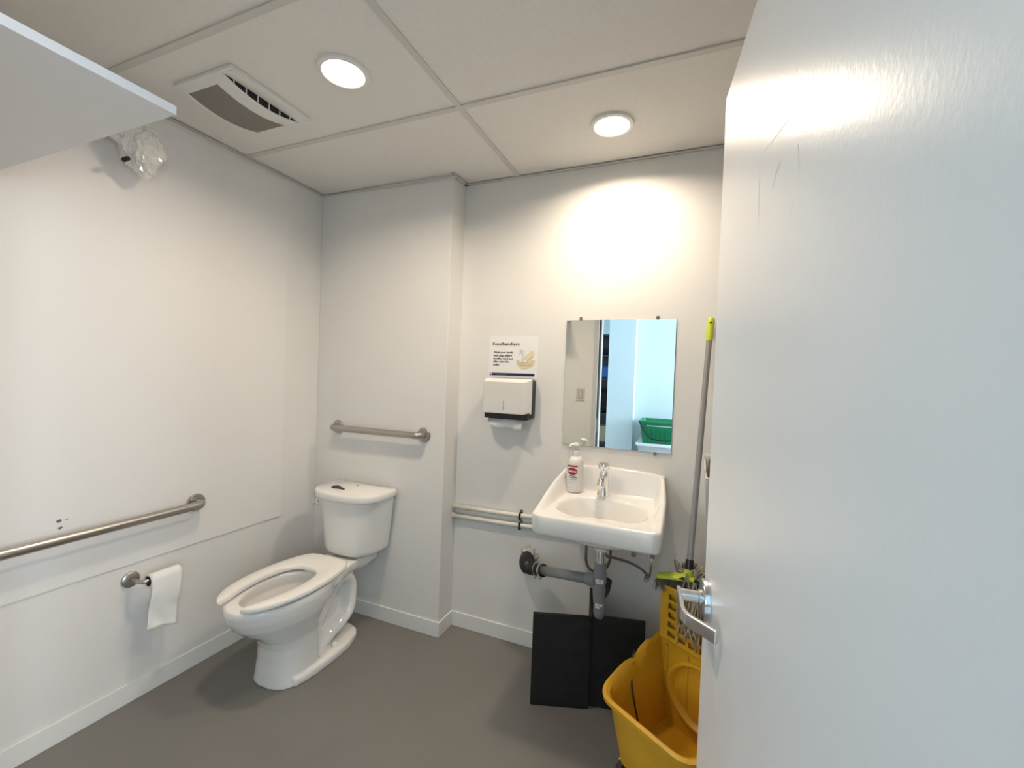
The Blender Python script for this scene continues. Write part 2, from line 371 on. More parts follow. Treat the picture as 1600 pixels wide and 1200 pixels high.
b = BM(); lathe(b, [(0.02, 0), (0.034, 0.012), (0.042, 0.05), (0.046, 0.085), (0.042, 0.087)], (0.10, -1.19, 2.285), (0.1, 0.75, -0.5), 28); obj('lamp_head', b, WHITEP, t, smooth=True)
b = BM(); lathe(b, [(0.007, 0), (0.009, 0.01), (0.008, 0.028)], (0.118, -1.185, 2.205), (0.3, -0.6, -0.5), 16); obj('swivel_knob', b, BLACKP, t, smooth=True)
bm = BM(); bmesh.ops.create_icosphere(bm, subdivisions=4, radius=1.0)
for v in bm.verts:
    p = v.co.copy()
    q_ = Vector((p.x*1.0+p.y*.7, p.y*.8-p.x*.5, p.z*.55)); n1 = noise.noise(p*1.7)*0.20 + abs(noise.noise(q_*3.0))*0.42 + abs(noise.noise(q_*6.5+Vector((3, 1, 2))))*0.16 + abs(noise.noise(q_*12))*0.09
    taper = 1.0 - 0.30*max(0, -p.z)
    p *= (1.16 - .95*n1)
    v.co = Vector((0.105 + p.x*0.062*taper, -1.135 + p.y*0.070*taper, 2.262 + p.z*0.098))
BAG = mat('bag_film', (1.0, 0.99, 0.97), 0.10, spec=1.0, coat=1.0); BAG.node_tree.nodes['Principled BSDF'].inputs['Alpha'].default_value = 0.58
obj('plastic_bag', bm, BAG, t, smooth=True, ang=9)

# ------------------------------------------------------------ toilet
TX = 0.420; TW = -CD                      # centre line, wall
def tp(x, tt, z): return Vector((TX+x, TW-tt, z))
toilet = thing('toilet', 'white two-piece toilet with an open-front seat in the corner', 'toilet', (TX, TW-0.42, 0))
NS = 48
def egg(c, Lf, Lb, W, z, nf=2.0, nb=2.0):
    out = []
    for i in range(NS):
        a = 2*PI*i/NS; cx, sy = math.cos(a), math.sin(a); n = nf if sy >= 0 else nb
        x = W*math.copysign(abs(cx)**(2/n), cx); y = (Lf if sy >= 0 else Lb)*math.copysign(abs(sy)**(2/n), sy)
        out.append(tp(x, c+y, z))
    return out
bm = BM()
outer = [egg(.50, .160, .07, .134, 0, 2.7, 3), egg(.50, .155, .07, .131, .03, 2.7, 3), egg(.50, .148, .07, .126, .10, 2.6, 3), egg(.50, .150, .075, .124, .165, 2.5, 3), egg(.505, .160, .09, .128, .205, 2.4, 2.6), egg(.52, .180, .13, .140, .24, 2.2, 2.2), egg(.535, .212, .18, .152, .275, 2.1, 2), egg(.545, .243, .225, .168, .315, 2.05, 2), egg(.55, .262, .25, .177, .355, 2.05, 2), egg(.552, .270, .26, .181, .39, 2.05, 2), egg(.552, .268, .26, .179, .411, 2.05, 2), egg(.552, .262, .255, .173, .417, 2.05, 2)]
inner = [egg(.572, .190, .175, .122, .417), egg(.572, .184, .170, .117, .405), egg(.572, .186, .172, .119, .385), egg(.568, .190, .175, .124, .355), egg(.562, .172, .155, .112, .31), egg(.548, .128, .120, .088, .255), egg(.535, .09, .085, .066, .20), egg(.53, .06, .06, .045, .165), egg(.53, .03, .03, .025, .155)]
loft(bm, outer+inner)
# deck under the tank
deck = lambda z, g: [tp(x*s, tt, z) for s, pts in ((1, [(.105-g, .03+g), (.112-g, .10), (.100-g, .17), (.102-g, .23), (.125-g, .30), (.145-g, .35), (.150-g, .385)]),) for x, tt in pts] + [tp(-x, tt, z) for x, tt in [(.150-g, .385), (.145-g, .35), (.125-g, .30), (.102-g, .23), (.100-g, .17), (.112-g, .10), (.105-g, .03+g)]]
loft(bm, [deck(.345, .03), deck(.372, .006), deck(.385, 0), deck(.412, 0), deck(.418, .006)])
# foot plate, web, trapway
foot = lambda z, g: [tp(s*x, tt, z) for s, seq in ((1, [(.04-g, .150+g), (.085-g, .165+g), (.115-g, .20), (.140-g, .27), (.150-g, .36), (.150-g, .46), (.144-g, .54), (.130-g, .60)]), (-1, [(.130-g, .60), (.144-g, .54), (.150-g, .46), (.150-g, .36), (.140-g, .27), (.115-g, .20), (.085-g, .165+g), (.04-g, .150+g)])) for x, tt in seq]
loft(bm, [foot(0, 0), foot(.030, 0), foot(.042, .010)])
box(bm, TX-.028, TX+.028, TW-.50, TW-.185, .02, .20); box(bm, TX-.028, TX+.028, TW-.36, TW-.185, .19, .39)
trap = catmull([(0, .50, .10), (0, .44, .155), (0, .37, .25), (0, .31, .325), (0, .245, .345), (0, .195, .30), (0, .188, .22), (0, .205, .145), (0, .265, .105), (0, .33, .085), (0, .39, .055), (0, .43, .03)], 6)
b2 = BM(); tube(b2, [Vector((0, -p.y, p.z)) for p in trap], .042, 20)
for v in b2.verts: v.co = Vector((TX + v.co.x*2.2, TW + v.co.y, v.co.z))
me2 = bpy.data.meshes.new('x'); b2.to_mesh(me2); b2.free(); bm.from_mesh(me2)
def setup(o):
    r = o.modifiers.new('r', 'REMESH'); r.mode = 'VOXEL'; r.voxel_size = 0.0048; r.adaptivity = 0
    s = o.modifiers.new('s', 'SMOOTH'); s.factor = 0.5; s.iterations = 7
bowl = obj('bowl', evaluated(bm, setup), PORC, toilet, smooth=True, ang=0)
for s in (1, -1):
    b = BM(); lathe(b, [(.017, 0), (.017, .012), (.013, .022), (.005, .026)], tp(.108 if s > 0 else -.088, .345, .036), n=20); obj('bolt_cap', b, PORC, bowl, smooth=True)
b = BM(); loft(b, [egg(.533, .080, .076, .058, .180), egg(.533, .086, .08, .062, .190)]); obj('water', b, WATER, bowl)
# seat: open-front ring swept from prong to prong
def resample(P, n):
    P = [Vector(p) for p in P]; L = [0]
    for a, c in zip(P, P[1:]): L.append(L[-1]+(c-a).length)
    out = []; k = 0
    for i in range(n):
        d = L[-1]*i/(n-1)
        while k < len(L)-2 and L[k+1] < d: k += 1
        f = (d-L[k])/max(1e-9, L[k+1]-L[k]); out.append(P[k].lerp(P[k+1], min(1, max(0, f))))
    return out
so = resample(catmull([(0, .272, 0), (.06, .273, 0), (.105, .280, 0), (.138, .310, 0), (.160, .37, 0), (.178, .46, 0), (.183, .55, 0), (.177, .635, 0), (.158, .715, 0), (.130, .772, 0), (.100, .806, 0), (.078, .822, 0)], 8), 40)
si = resample(catmull([(0, .420, 0), (.045, .425, 0), (.082, .452, 0), (.103, .50, 0), (.112, .57, 0), (.109, .63, 0), (.096, .70, 0), (.080, .752, 0), (.069, .79, 0), (.066, .812, 0)], 8), 40)
st_ = [(o_, i_) for o_, i_ in zip(so[::-1], si[::-1])] + [(Vector((-o_.x, o_.y, 0)), Vector((-i_.x, i_.y, 0))) for o_, i_ in list(zip(so, si))[1:]]
prof_ = [(0.0, .431), (.012, .427), (.5, .4265), (.93, .427), (1.0, .431), (1.0, .441), (.965, .4475), (.90, .450), (.5, .451), (.10, .450), (.035, .4475), (0.0, .441)]
b = BM(); rings = []
for k, (o_, i_) in enumerate(st_):
    e = min(k, len(st_)-1-k); sc_ = (.80, .93, 1)[min(e, 2)]; mid = .438
    c_ = i_.lerp(o_, .5)
    rings.append([tp(*(c_.lerp(i_.lerp(o_, f), sc_)).xy, mid+(z-mid)*sc_) for f, z in prof_])
for end in (0, -1):                                  # rounded prong tips
    r0 = rings[end]; r1 = rings[1 if end == 0 else -2]; n_r = len(r0)
    c0 = sum(r0, Vector())/n_r; c1 = sum(r1, Vector())/n_r; d0 = (c0-c1).normalized()
    for dd, kk in ((.0035, .80), (.0055, .45)):
        rg_ = [c0 + d0*dd + (p-c0)*kk for p in r0]
        if end == 0: rings.insert(0, rg_)
        else: rings.append(rg_)
loft(b, rings); obj('seat', b, SEATP, toilet, smooth=True, ang=50)
for s in (1, -1):
    b = BM(); lathe(b, [(.010, -.022), (.010, .022)], tp(s*.075, .270, .429), (1, 0, 0), 18); obj('hinge', b, SEATP, toilet, smooth=True)
# tank and lid
def tankring(hw, t0, t1, z, n=3.2, ks=.07, m=2.2):
    pts = []
    for i in range(13):
        a = -PI/2*0 + PI*i/12; pts.append((hw*math.copysign(abs(math.cos(a))**(2/n), math.cos(a)), t0+ks+(t1-t0-ks)*abs(math.sin(a))**(2/m)))
    pts += [(-hw, t0+.05), (-hw*.985, t0+.012), (-hw*.93, t0), (hw*.93, t0), (hw*.985, t0+.012), (hw, t0+.05)]
    return [tp(x, y, z) for x, y in pts]
b = BM(); loft(b, [tankring(.150, .02, .215, .430), tankring(.164, .012, .226, .440), tankring(.170, .010, .230, .46), tankring(.186, .010, .242, .60), tankring(.199, .010, .251, .722), tankring(.194, .014, .247, .737)])
tank = obj('tank', b, PORC, toilet, bevel=0.006, bseg=3)
def lidring(g, z): return [p for p in tankring(.218-g, .008+g, .277-g, z, 2.5, .125, 2.4)]
b = BM(); loft(b, [lidring(.012, .732), lidring(.003, .736), lidring(0, .745), lidring(0, .762), lidring(.003, .772), lidring(.012, .777)]); lid = obj('tank_lid', b, PORC, toilet, smooth=True, ang=50)
b = BM(); lathe(b, [(.0085, 0), (.0085, .0012)], (0.402, -0.212, .7768), n=16); obj('bolt_hole', b, INK, lid)
b = BM(); lathe(b, [(.013, 0), (.013, .010), (.011, .013)], tp(-.140, .237, .703), (-.25, -1, 0), 20); fl = obj('flush_lever', b, CHROME, toilet, smooth=True)
b = BM(); tube(b, [tp(-.140, .246, .703), tp(-.143, .262, .704), tp(-.166, .267, .714)], [.008, .008, .0065], 12); obj('lever_paddle', b, CHROME, fl, smooth=True)
# leaf-shaped scrap on the lid
b = BM(); P = catmull([(-.035, 0, 0), (-.028, .013, 0), (-.008, .017, 0), (.012, .008, 0), (.046, .0, 0), (.012, -.006, 0), (-.012, -.013, 0), (-.03, -.010, 0), (-.035, 0, 0)], 4)[:-1]
c, s_ = math.cos(-.15), math.sin(-.15)
extrude(b, [(.356+1.3*(p.x*c-p.y*s_), -.315+1.5*(p.x*s_+p.y*c)) for p in P], .7775, .7835)
tag(obj('green_air_freshener', b, DKGREEN, bevel=0.002), 'small dark green leaf-shaped piece lying on the toilet tank lid', 'air freshener')

# ------------------------------------------------------------ grab bars
def grab(label, p0, p1, out, wall):
    out = Vector(out); p0, p1 = Vector(p0), Vector(p1); so = .056
    t = thing('grab_bar', label, 'grab bar', (p0+p1)/2 + Vector((0, 0, -.04)), 'stainless grab bars')
    b = BM(); tube(b, arc_path([p0, p0+out*so, p1+out*so, p1], .035, 8), .0185, 20); obj('bar', b, STEEL, t, smooth=True, ang=0)
    for p in (p0, p1):
        b = BM(); lathe(b, [(.041, 0), (.041, .006), (.038, .010), (.024, .012)], p, out, 32); f = obj('flange', b, STEEL, t, smooth=True)
        for k in range(3):
            a = 2*PI*k/3 + .5; x, y, z = frame_of(out); q = p + (x*math.cos(a)+y*math.sin(a))*.031 + out*.0105
            b = BM(); lathe(b, [(.0045, 0), (.004, .002)], q, out, 10); obj('screw', b, STEEL, f)
grab('short steel grab bar above the toilet tank', (.178, -CD, 1.087), (.788, -CD, 1.089), (0, -1, 0), 0)
grab('long steel grab bar on the left wall', (.006, -.845, .783), (.006, -1.76, .779), (1, 0, 0), 0)

# ------------------------------------------------------------ toilet paper
t = thing('toilet_paper_holder', 'steel single-arm toilet paper holder on the left wall', 'paper holder', (.04, -1.05, .49))
b = BM(); lathe(b, [(.032, 0), (.032, .008), (.027, .012), (.012, .014)], (0, -1.095, .523), (1, 0, 0), 28); obj('flange', b, STEEL, t, smooth=True)
b = BM(); tube(b, arc_path([(.01, -1.095, .523), (.080, -1.092, .523), (.082, -.945, .528)], .03, 8), .0085, 14); obj('arm', b, STEEL, t, smooth=True, ang=0)
t = thing('toilet_paper_roll', 'thin white toilet paper roll with a long sheet hanging down', 'toilet paper', (.085, -1.01, .30))
RC = Vector((.082, 0, .522)); y0, y1 = -1.072, -.955
b = BM(); lathe(b, [(.0185, 0), (.021, 0), (.021, .117), (.0185, .117), (.0185, 0)], (RC.x, y0, RC.z), (0, 1, 0), 28, False, False); obj('cardboard_core', b, mat('cardboard', (.10, .075, .06), .9), t, smooth=True)
b = BM(); lathe(b, [(.022, 0), (.0275, 0), (.0275, .117), (.022, .117), (.022, 0)], (RC.x, y0, RC.z), (0, 1, 0), 36, False, False); obj('paper_winding', b, TISSUE, t, smooth=True)
# hanging sheet
prof = [(RC.x + .0285*math.sin(a), RC.z + .0285*math.cos(a)) for a in [PI*.5*i/10 for i in range(11)]]
for k in range(1, 21):
    prof.append((RC.x+.0285+.004*math.sin(k*.33)-.0004*k, RC.z-.0105*k))
ny = 14; b = BM(); G = []
for i, (x, z) in enumerate(prof):
    f = max(0, (i-10)/20); row = []
    for j in range(ny+1):
        v = j/ny; y = y0+.001+(y1-y0-.002)*v - .012*f*(1-v)*0 - .014*f
        wob = f*(.006*noise.noise(Vector((y*30, z*22, 1))) + .004*math.sin(v*9+z*40))
        row.append((x+wob, y, z + (.012*f*f*math.sin(v*3+1.2) if i > 12 else 0)))
    G.append(row)
V = [[b.verts.new(p) for p in r] for r in G]
for i in range(len(G)-1):
    for j in range(ny): b.faces.new((V[i][j], V[i+1][j], V[i+1][j+1], V[i][j+1]))
o = obj('hanging_sheet', b, TISSUE, t, smooth=True, ang=0); sm = o.modifiers.new('s', 'SOLIDIFY'); sm.thickness = .0009

# ------------------------------------------------------------ sign
t = thing('hand_washing_sign', 'white printed hand washing notice taped above the towel dispenser', 'sign', (1.241, -.001, 1.418))
MS = basis((1.099, -.0012, 1.418), (1, 0, .004), (0, 0, 1))
b = BM(); box(b, 0, .283, 0, .226, -.0012, 0, MS); obj('sheet', b, PAPER, t)
def stext(s, x, y, size, bold, shear, m, name='lettering', sp=1.0):
    bm = text_bm(s, size, MS @ Matrix.Translation((x, y, .0003)), bold, shear, spacing=sp)
    for k in (1,):                                    # heavier strokes: overlay shifted copies
        b2 = text_bm(s, size, MS @ Matrix.Translation((x+k*size*.035, y, .0003+k*.00004)), bold, shear, spacing=sp)
        me = bpy.data.meshes.new('t'); b2.to_mesh(me); b2.free(); bm.from_mesh(me); bpy.data.meshes.remove(me)
    obj(name, bm, m, t)
stext('Foodhandlers', .020, .174, .0255, .0004, 0, INK, sp=1.12)
for k, ln in enumerate(('Wash your hands', 'with soap before', 'handling food and', 'after using the', 'toilet.')): stext(ln, .026, .132-.0168*k, .0160, .0002, .22, INK)
b = BM(); box(b, .008, .268, .012, .026, .0002, .0005, MS); bar_ = obj('blue_band', b, NAVY, t)
b = BM(); extrude(b, [(.013, .024), (.022, .024), (.022, .019), (.0175, .0145), (.013, .019)], .0005, .0008, MS); obj('emblem', b, PAPER, bar_)
b = BM(); box(b, .045, .105, .0175, .0192, .0005, .0007, MS); obj('fine_print', b, GREYINK, bar_)
def spoly(name, pts, m, z0=.0003, z1=.0006, k=4):
    b = BM(); P = catmull([(x, y, 0) for x, y in pts]+[(pts[0][0], pts[0][1], 0)], k)[:-1]; extrude(b, [(p.x, p.y) for p in P], z0, z1, MS); obj(name, b, m, t)
spoly('drawn_hand', [(.160, .088), (.168, .096), (.180, .092), (.20, .083), (.225, .086), (.264, .098), (.264, .071), (.245, .060), (.215, .050), (.19, .053), (.170, .068)], SKINT)
spoly('drawn_hand', [(.258, .150), (.240, .141), (.222, .126), (.206, .110), (.199, .099), (.206, .092), (.216, .097), (.222, .088), (.231, .086), (.237, .094), (.250, .104), (.264, .124)], mat('pale_yellow_print_2', (.76, .67, .46), .7), .0006, .0009)
b = BM(); tube(b, [MS @ p for p in catmull([(.196, .085, .0005), (.196, .125, .0005), (.192, .140, .0005), (.184, .138, .0005), (.181, .128, .0005)], 6)], .0012, 6); obj('drawn_tap', b, GREYINK, t)
b = BM(); tube(b, [MS @ p for p in catmull([(.205, .085, .0005), (.206, .125, .0005), (.200, .147, .0005), (.186, .149, .0005), (.178, .140, .0005)], 6)], .0007, 6); obj('drawn_tap', b, GREYINK, t)
for pts in ([(.17, .078), (.19, .070), (.22, .068), (.25, .072)], [(.176, .090), (.2, .082), (.225, .085)], [(.226, .091), (.240, .106), (.256, .118)]):
    b = BM(); tube(b, [MS @ p for p in catmull([(x, y, .0009) for x, y in pts], 5)], .0006, 5); obj('drawn_line', b, mat('brown_ink', (.22, .16, .08), .7), t)

# ------------------------------------------------------------ paper towel dispenser
t = thing('towel_dispenser', 'white and black paper towel dispenser below the notice', 'towel dispenser', (1.248, -.05, 1.203))
def frustum(bm, A, B):
    (ax0, ax1, az0, az1, ay), (bx0, bx1, bz0, bz1, by) = A, B
    loft(bm, [[(ax0, ay, az0), (ax1, ay, az0), (ax1, ay, az1), (ax0, ay, az1)], [(bx0, by, bz0), (bx1, by, bz0), (bx1, by, bz1), (bx0, by, bz1)]])
b = BM(); extrude(b, [(x, z) for x, z in rrect(1.117, 1.378, 1.206, 1.413, .016)], 0, .062, Matrix(((1, 0, 0, 0), (0, 0, -1, 0), (0, 1, 0, 0), (0, 0, 0, 1)))); obj('back_shell', b, BLACKP, t, bevel=.003)
b = BM(); frustum(b, (1.122, 1.374, 1.210, 1.245, -.06), (1.130, 1.372, 1.205, 1.236, -.098)); obj('bottom_grip', b, BLACKP, t, bevel=.004)
b = BM(); frustum(b, (1.113, 1.381, 1.232, 1.417, -.058), (1.119, 1.352, 1.232, 1.400, -.101)); cov = obj('cover', b, WHITEP, t, bevel=.006, bseg=3)
b = BM(); box(b, 1.237, 1.241, -.1025, -.1005, 1.252, 1.298); obj('level_window', b, mat('grey_window', (.25, .25, .25), .3), cov)
for k in range(6): obj('window_bar', box(BM(), 1.236, 1.242, -.1032, -.1018, 1.256+k*.007, 1.258+k*.007), WHITEP, cov)
b = BM(); box(b, 1.225, 1.255, -.1020, -.1008, 1.366, 1.381); obj('embossed_badge', b, WHITEP, cov, bevel=.0006)
# towel hanging out
b = BM(); G = []
for i in range(25):
    u = i/24; x = 1.140+.198*u; bot = 1.176-.022*math.sin(u*2.9+.1)**2*1 - .006*math.sin(u*9) + (0.012 if u < .25 else 0)*(1-u*4)
    if u > .72: bot = 1.152+.006*(u-.72)/.28
    yb = -.052-.010*math.sin(u*8)
    yb -= .028; G.append([(x, -.060, 1.212), (x, -.070-.004*math.sin(u*8), 1.19), (x, yb, bot)])
V = [[b.verts.new(p) for p in r] for r in G]
for i in range(24):
    for j in range(2): b.faces.new((V[i][j], V[i+1][j], V[i+1][j+1], V[i][j+1]))
o = obj('paper_towel', b, PAPER, smooth=True, ang=0); sm = o.modifiers.new('s', 'SOLIDIFY'); sm.thickness = .0012
tag(o, 'white paper towel sheet poking out under the dispenser', 'paper towel')

# ------------------------------------------------------------ mirror
t = thing('mirror', 'frameless rectangular wall mirror held by clear clips above the sink', 'mirror', (1.794, -.004, 1.09))
mm = bmesh.new(); box(mm, 1.534, 2.055, -.0065, -.0015, 1.094, 1.722)
mm.faces.ensure_lookup_table()
o = obj('mirror_glass', mm, None, t, mats=[GLASSEDGE, MIRROR])
for p in o.data.polygons: p.material_index = 1 if p.normal.y < -.9 else 0
for x, z, s in ((1.605, 1.722, 1), (1.972, 1.722, 1), (1.575, 1.094, -1), (1.985, 1.094, -1)):
    b = BM(); box(b, x-.007, x+.007, -.010, 0, z-.004 if s > 0 else z-.016, z+.016 if s > 0 else z+.004); c = obj('clip', b, CLEAR, t, bevel=.002)
    b = BM(); lathe(b, [(.0035, 0), (.003, .002)], (x, -.0095, z+s*.010), (0, -1, 0), 10); obj('screw', b, STEEL, c)

# ------------------------------------------------------------ sink
SX0, SX1, SYF = 1.544, 2.056, -.492; SC = (SX0+SX1)/2; SH = (SX1-SX0)/2
sink = thing('sink', 'white wall-hung sink with a raised back rim and chrome tap', 'sink', (SC, -.245, .74))
def sstep(a, b_, x):
    u = max(0, min(1, (x-a)/(b_-a))); return u*u*(3-2*u)
def hw(y):                                     # half width of the plan at depth y
    h = SH - .022*max(0, (y+.25)/.25) if y > -.25 else SH
    e = y-SYF
    if e < .03: h -= .03*(1-math.sqrt(max(0, 1-((.03-e)/.03)**2)))
    return h
def top(x, y):
    u = abs(x-SC); dx = hw(y)-u; db = -y
    u_s = max(0, min(1, (y+.47)/.42)); side = .875 + .108*(u_s*.8+.2*u_s*u_s*(3-2*u_s))
    back = 1.002-.020*(u/SH)**2
    deckz = .872+.010*sstep(-.3, -.05, y)
    ksd = sstep(.012, .048, dx); kb = sstep(.016, .052, db)
    zs = side*(1-ksd)+deckz*ksd
    zb = back*(1-kb)+deckz*kb
    z = max(zs, zb) if kb < 1 else zs
    bx = (x-SC)/.190; by = (y+.292)/(.148 if y > -.292 else .146)
    rho = (abs(bx)**2.5+abs(by)**2.5)**(1/2.5)
    if rho < 1.06:
        f = sstep(1.03, .76, rho)*.82+.18*sstep(.82, 0, rho); z -= .150*f
    e = y-SYF
    z -= .010*(1-min(1, e/.012))**2 + .010*(1-min(1, dx/.010))**2*(1 if db > .01 else 0)
    return z
NX, NY = 120, 112
b = BM(); T = []; 
for j in range(NY+1):
    y = SYF + (-SYF)*j/NY; h = hw(y); T.append([b.verts.new((SC+h*(2*i/NX-1), y, top(SC+h*(2*i/NX-1), y))) for i in range(NX+1)])
for j in range(NY):
    for i in range(NX): b.faces.new((T[j][i], T[j][i+1], T[j+1][i+1], T[j+1][i]))
loop = T[0][:] + [T[j][NX] for j in range(1, NY+1)] + T[NY][::-1][1:] + [T[j][0] for j in range(NY-1, 0, -1)]
def down(v, z, g):
    return b.verts.new((SC+(v.co.x-SC)*(1-g), v.co.y if v.co.y > -.001 else v.co.y*(1-g*.9), z))
prev = loop
for z, g in ((.80, .012), (.790, .022), (.785, .045)):
    cur = [down(v, z, g) for v in loop]
    for i in range(len(loop)):
        j = (i+1) % len(loop); b.faces.new((prev[i], cur[i], cur[j], prev[j]))
    prev = cur
b.faces.new(prev)
basin = obj('basin', b, PORC, sink, smooth=True, ang=60)
b = BM(); ring = lambda s, z: [(SC+.16*s*math.cos(2*PI*i/40), -.27+.13*s*math.sin(2*PI*i/40), z) for i in range(40)]
loft(b, [ring(1.05, .792), ring(1.0, .765), ring(.85, .738), ring(.5, .716)]); obj('bowl_underside', b, PORC, sink, smooth=True)
b = BM(); lathe(b, [(.024, 0), (.026, .003), (.018, .004)], (SC, -.292, .7235), n=24); obj('drain', b, CHROME, basin, smooth=True)
# tap
FXc, FYc, FZ = 1.766, -.088, .881
b = BM(); lathe(b, [(.031, 0), (.031, .004), (.027, .012), (.0245, .05), (.0225, .085), (.021, .105), (.018, .112)], (FXc, FYc, FZ), n=32); fa = obj('faucet', b, CHROME, sink, smooth=True, ang=50)
b = BM(); tube(b, catmull([(FXc, FYc+.004, FZ+.078), (FXc, FYc-.03, FZ+.082), (FXc, FYc-.065, FZ+.070), (FXc, FYc-.088, FZ+.052)], 6), [.016+.004*i/18 for i in range(19)], 18); obj('spout', b, CHROME, fa, smooth=True, ang=50)
b = BM(); lathe(b, [(.012, .108), (.012, .120), (.020, .126), (.0265, .134), (.0265, .150), (.024, .155), (.010, .157)], (FXc, FYc, FZ), (0, -.08, 1), 32); obj('knob', b, CHROME, fa, smooth=True, ang=50)

# ------------------------------------------------------------ soap bottle
BX, BY, BZ = 1.626, -.090, .8815; BR = .041
t = thing('soap_bottle', 'white pump soap bottle with a red label standing on the sink', 'soap bottle', (BX, BY, BZ))
b = BM(); lathe(b, [(.036, 0), (BR, .004), (BR, .135), (.0395, .148), (.034, .160), (.024, .169), (.016, .172), (.016, .178)], (BX, BY, BZ), n=40); body = obj('body', b, WHITEP, t, smooth=True, ang=50)
b = BM(); lathe(b, [(.0185, .172), (.0185, .196), (.016, .200), (.007, .201), (.007, .218)], (BX, BY, BZ), n=28); obj('collar', b, WHITEP, t, smooth=True, ang=40)
b = BM(); lathe(b, [(.011, .216), (.017, .220), (.0185, .226), (.015, .233), (.006, .236)], (BX, BY, BZ), n=28); tube(b, [(BX, BY, BZ+.226), (BX-.018, BY-.028, BZ+.225), (BX-.024, BY-.036, BZ+.218)], [.008, .007, .005], 10); obj('pump_head', b, WHITEP, t, smooth=True, ang=40)
LA = math.radians(-95)
def wrap(x, y, off=.0003):
    a = LA + x/BR; return Vector((BX+(BR+off)*math.cos(a), BY+(BR+off)*math.sin(a), BZ+y))
def wpatch(name, f, m, off):
    b = BM(); n = 24; vs = []
    for i in range(n+1):
        x, ya, yb = f(i/n); vs.append((b.verts.new(wrap(x, ya, off)), b.verts.new(wrap(x, yb, off))))
    for (a, c), (d, e) in zip(vs, vs[1:]): b.faces.new((a, d, e, c))
    obj(name, b, m, body, smooth=True, ang=0)
wpatch('red_band', lambda u: (-.026+.052*u, .124, .132), REDINK, .0003)
wpatch('oval_emblem', lambda u: (-.026*math.cos(PI*u), .103-.0165*math.sin(PI*u)-1e-5, .103+.0165*math.sin(PI*u)+1e-5), MAROON, .0003)
wpatch('red_oval', lambda u: (-.023*math.cos(PI*u), .103-.0125*math.sin(PI*u)-1e-5, .103+.0125*math.sin(PI*u)+1e-5), REDINK, .0005)
bm_ = text_bm('Lifebuoy', .0125, lambda p: wrap(p.x, .0995+p.y, .0008), .0003, .1, 'CENTER', 0); obj('emblem_lettering', bm_, PAPER, body)
for y, ww, x0, m in ((.079, .030, -.012, INK), (.0715, .048, -.022, INK), (.063, .044, -.022, REDINK), (.054, .026, -.012, GREYINK), (.047, .034, -.016, GREYINK), (.024, .010, -.008, GREYINK)):
    n = max(2, int(ww/.0042)); h = .0034 if m is INK else .0014
    b = BM()
    for k in range(n):
        xa = x0+ww*k/n; xb = xa+ww/n*(.78 if m is not REDINK else 1.0); q = [b.verts.new(wrap(x, yy, .0004)) for x, yy in ((xa, y), (xb, y), (xb, y+h), (xa, y+h))]; b.faces.new(q)
    obj('fine_print', b, m, body)

# ------------------------------------------------------------ supply pipes along the wall
for z0_, z1_, lab in ((.683, .697, 'upper of the two white water pipes running to the sink'), (.630, .645, 'lower of the two white water pipes running to the sink')):
    t = thing('water_pipe', lab, 'pipe', (1.25, -.017, z0_-.02), 'water pipes along the wall')
    b = BM(); tube(b, [(CW-.002, -.018, z0_), (1.20, -.019, (z0_+z1_)/2-.001), (1.62, -.018, z1_+.006)], .0125, 16); pp = obj('pipe', b, PIPEP, t, smooth=True, ang=0)
    b = BM(); bmesh.ops.create_icosphere(b, subdivisions=3, radius=1)
    for v in b.verts:
        p = v.co*(1+.35*noise.noise(v.co*3)); v.co = Vector((CW+.003+p.x*.007, -.018+p.y*.018, z0_+p.z*.020))
    obj('caulk_ring', b, mat('caulk', (.62, .60, .54), .8), t, smooth=True, ang=0)
    zc = z0_ + (z1_-z0_)*.57
    b = BM(); box(b, 1.318, 1.329, -.036, -.001, zc-.018, zc+.018); box(b, 1.316, 1.331, -.006, -.001, zc+.012, zc+.028); obj('pipe_clip', b, BLACKP, t, bevel=.003)
    b = BM(); lathe(b, [(.0045, 0), (.003, .003)], (1.3235, -.006, zc+.021), (0, -1, 0), 10); obj('clip_screw', b, STEEL, t)

# ------------------------------------------------------------ drain plumbing
t = thing('drain_pipe', 'grey plastic drain with black rubber elbow under the sink', 'drain pipe', (1.70, -.2, .40))
DXc, DYc = 1.804, -.297
b = BM(); lathe(b, [(.019, 0), (.019, .10)], (DXc, DYc, .635), n=24); obj('chrome_tailpiece', b, CHROME, t, smooth=True)
b = BM(); lathe(b, [(.028, 0), (.030, .004), (.030, .018), (.026, .022)], (DXc, DYc, .700), n=24); obj('flange_nut', b, PORC, t, smooth=True)
b = BM(); lathe(b, [(.026, .0), (.026, .018), (.024, .024), (.021, .026)], (DXc, DYc, .620), n=8); obj('slip_nut', b, PVC, t, smooth=True)
b = BM(); lathe(b, [(.024, 0), (.024, .05), (.0275, .052), (.0275, .095), (.025, .10), (.025, .115)], (DXc, DYc, .51), n=28); tee = obj('tee', b, PVC, t, smooth=True)
A0 = Vector((DXc-.01, DYc+.004, .565)); A1 = Vector((1.478, -.105, .468)); ad = (A1-A0).normalized()
b = BM(); tube(b, [A0, A1], .0225, 22); obj('waste_arm', b, PVC, t, smooth=True, ang=0)
b = BM(); tube(b, [A0, A0+ad*.055], .0275, 22); obj('arm_socket', b, PVC, tee, smooth=True)
b = BM(); lathe(b, [(.0235, .10), (.0235, .03), (.025, .028), (.025, .0), (.0235, -.015), (.017, -.028), (.006, -.034)][::-1], (DXc+.002, DYc, .438), n=28); obj('lower_body', b, PVC, t, smooth=True)
b = BM(); tube(b, catmull([(DXc+.004, DYc+.02, .50), (DXc+.012, DYc+.06, .505), (DXc+.014, DYc+.10, .53)], 5), .023, 18); obj('return_bend', b, RUBBER, t, smooth=True)
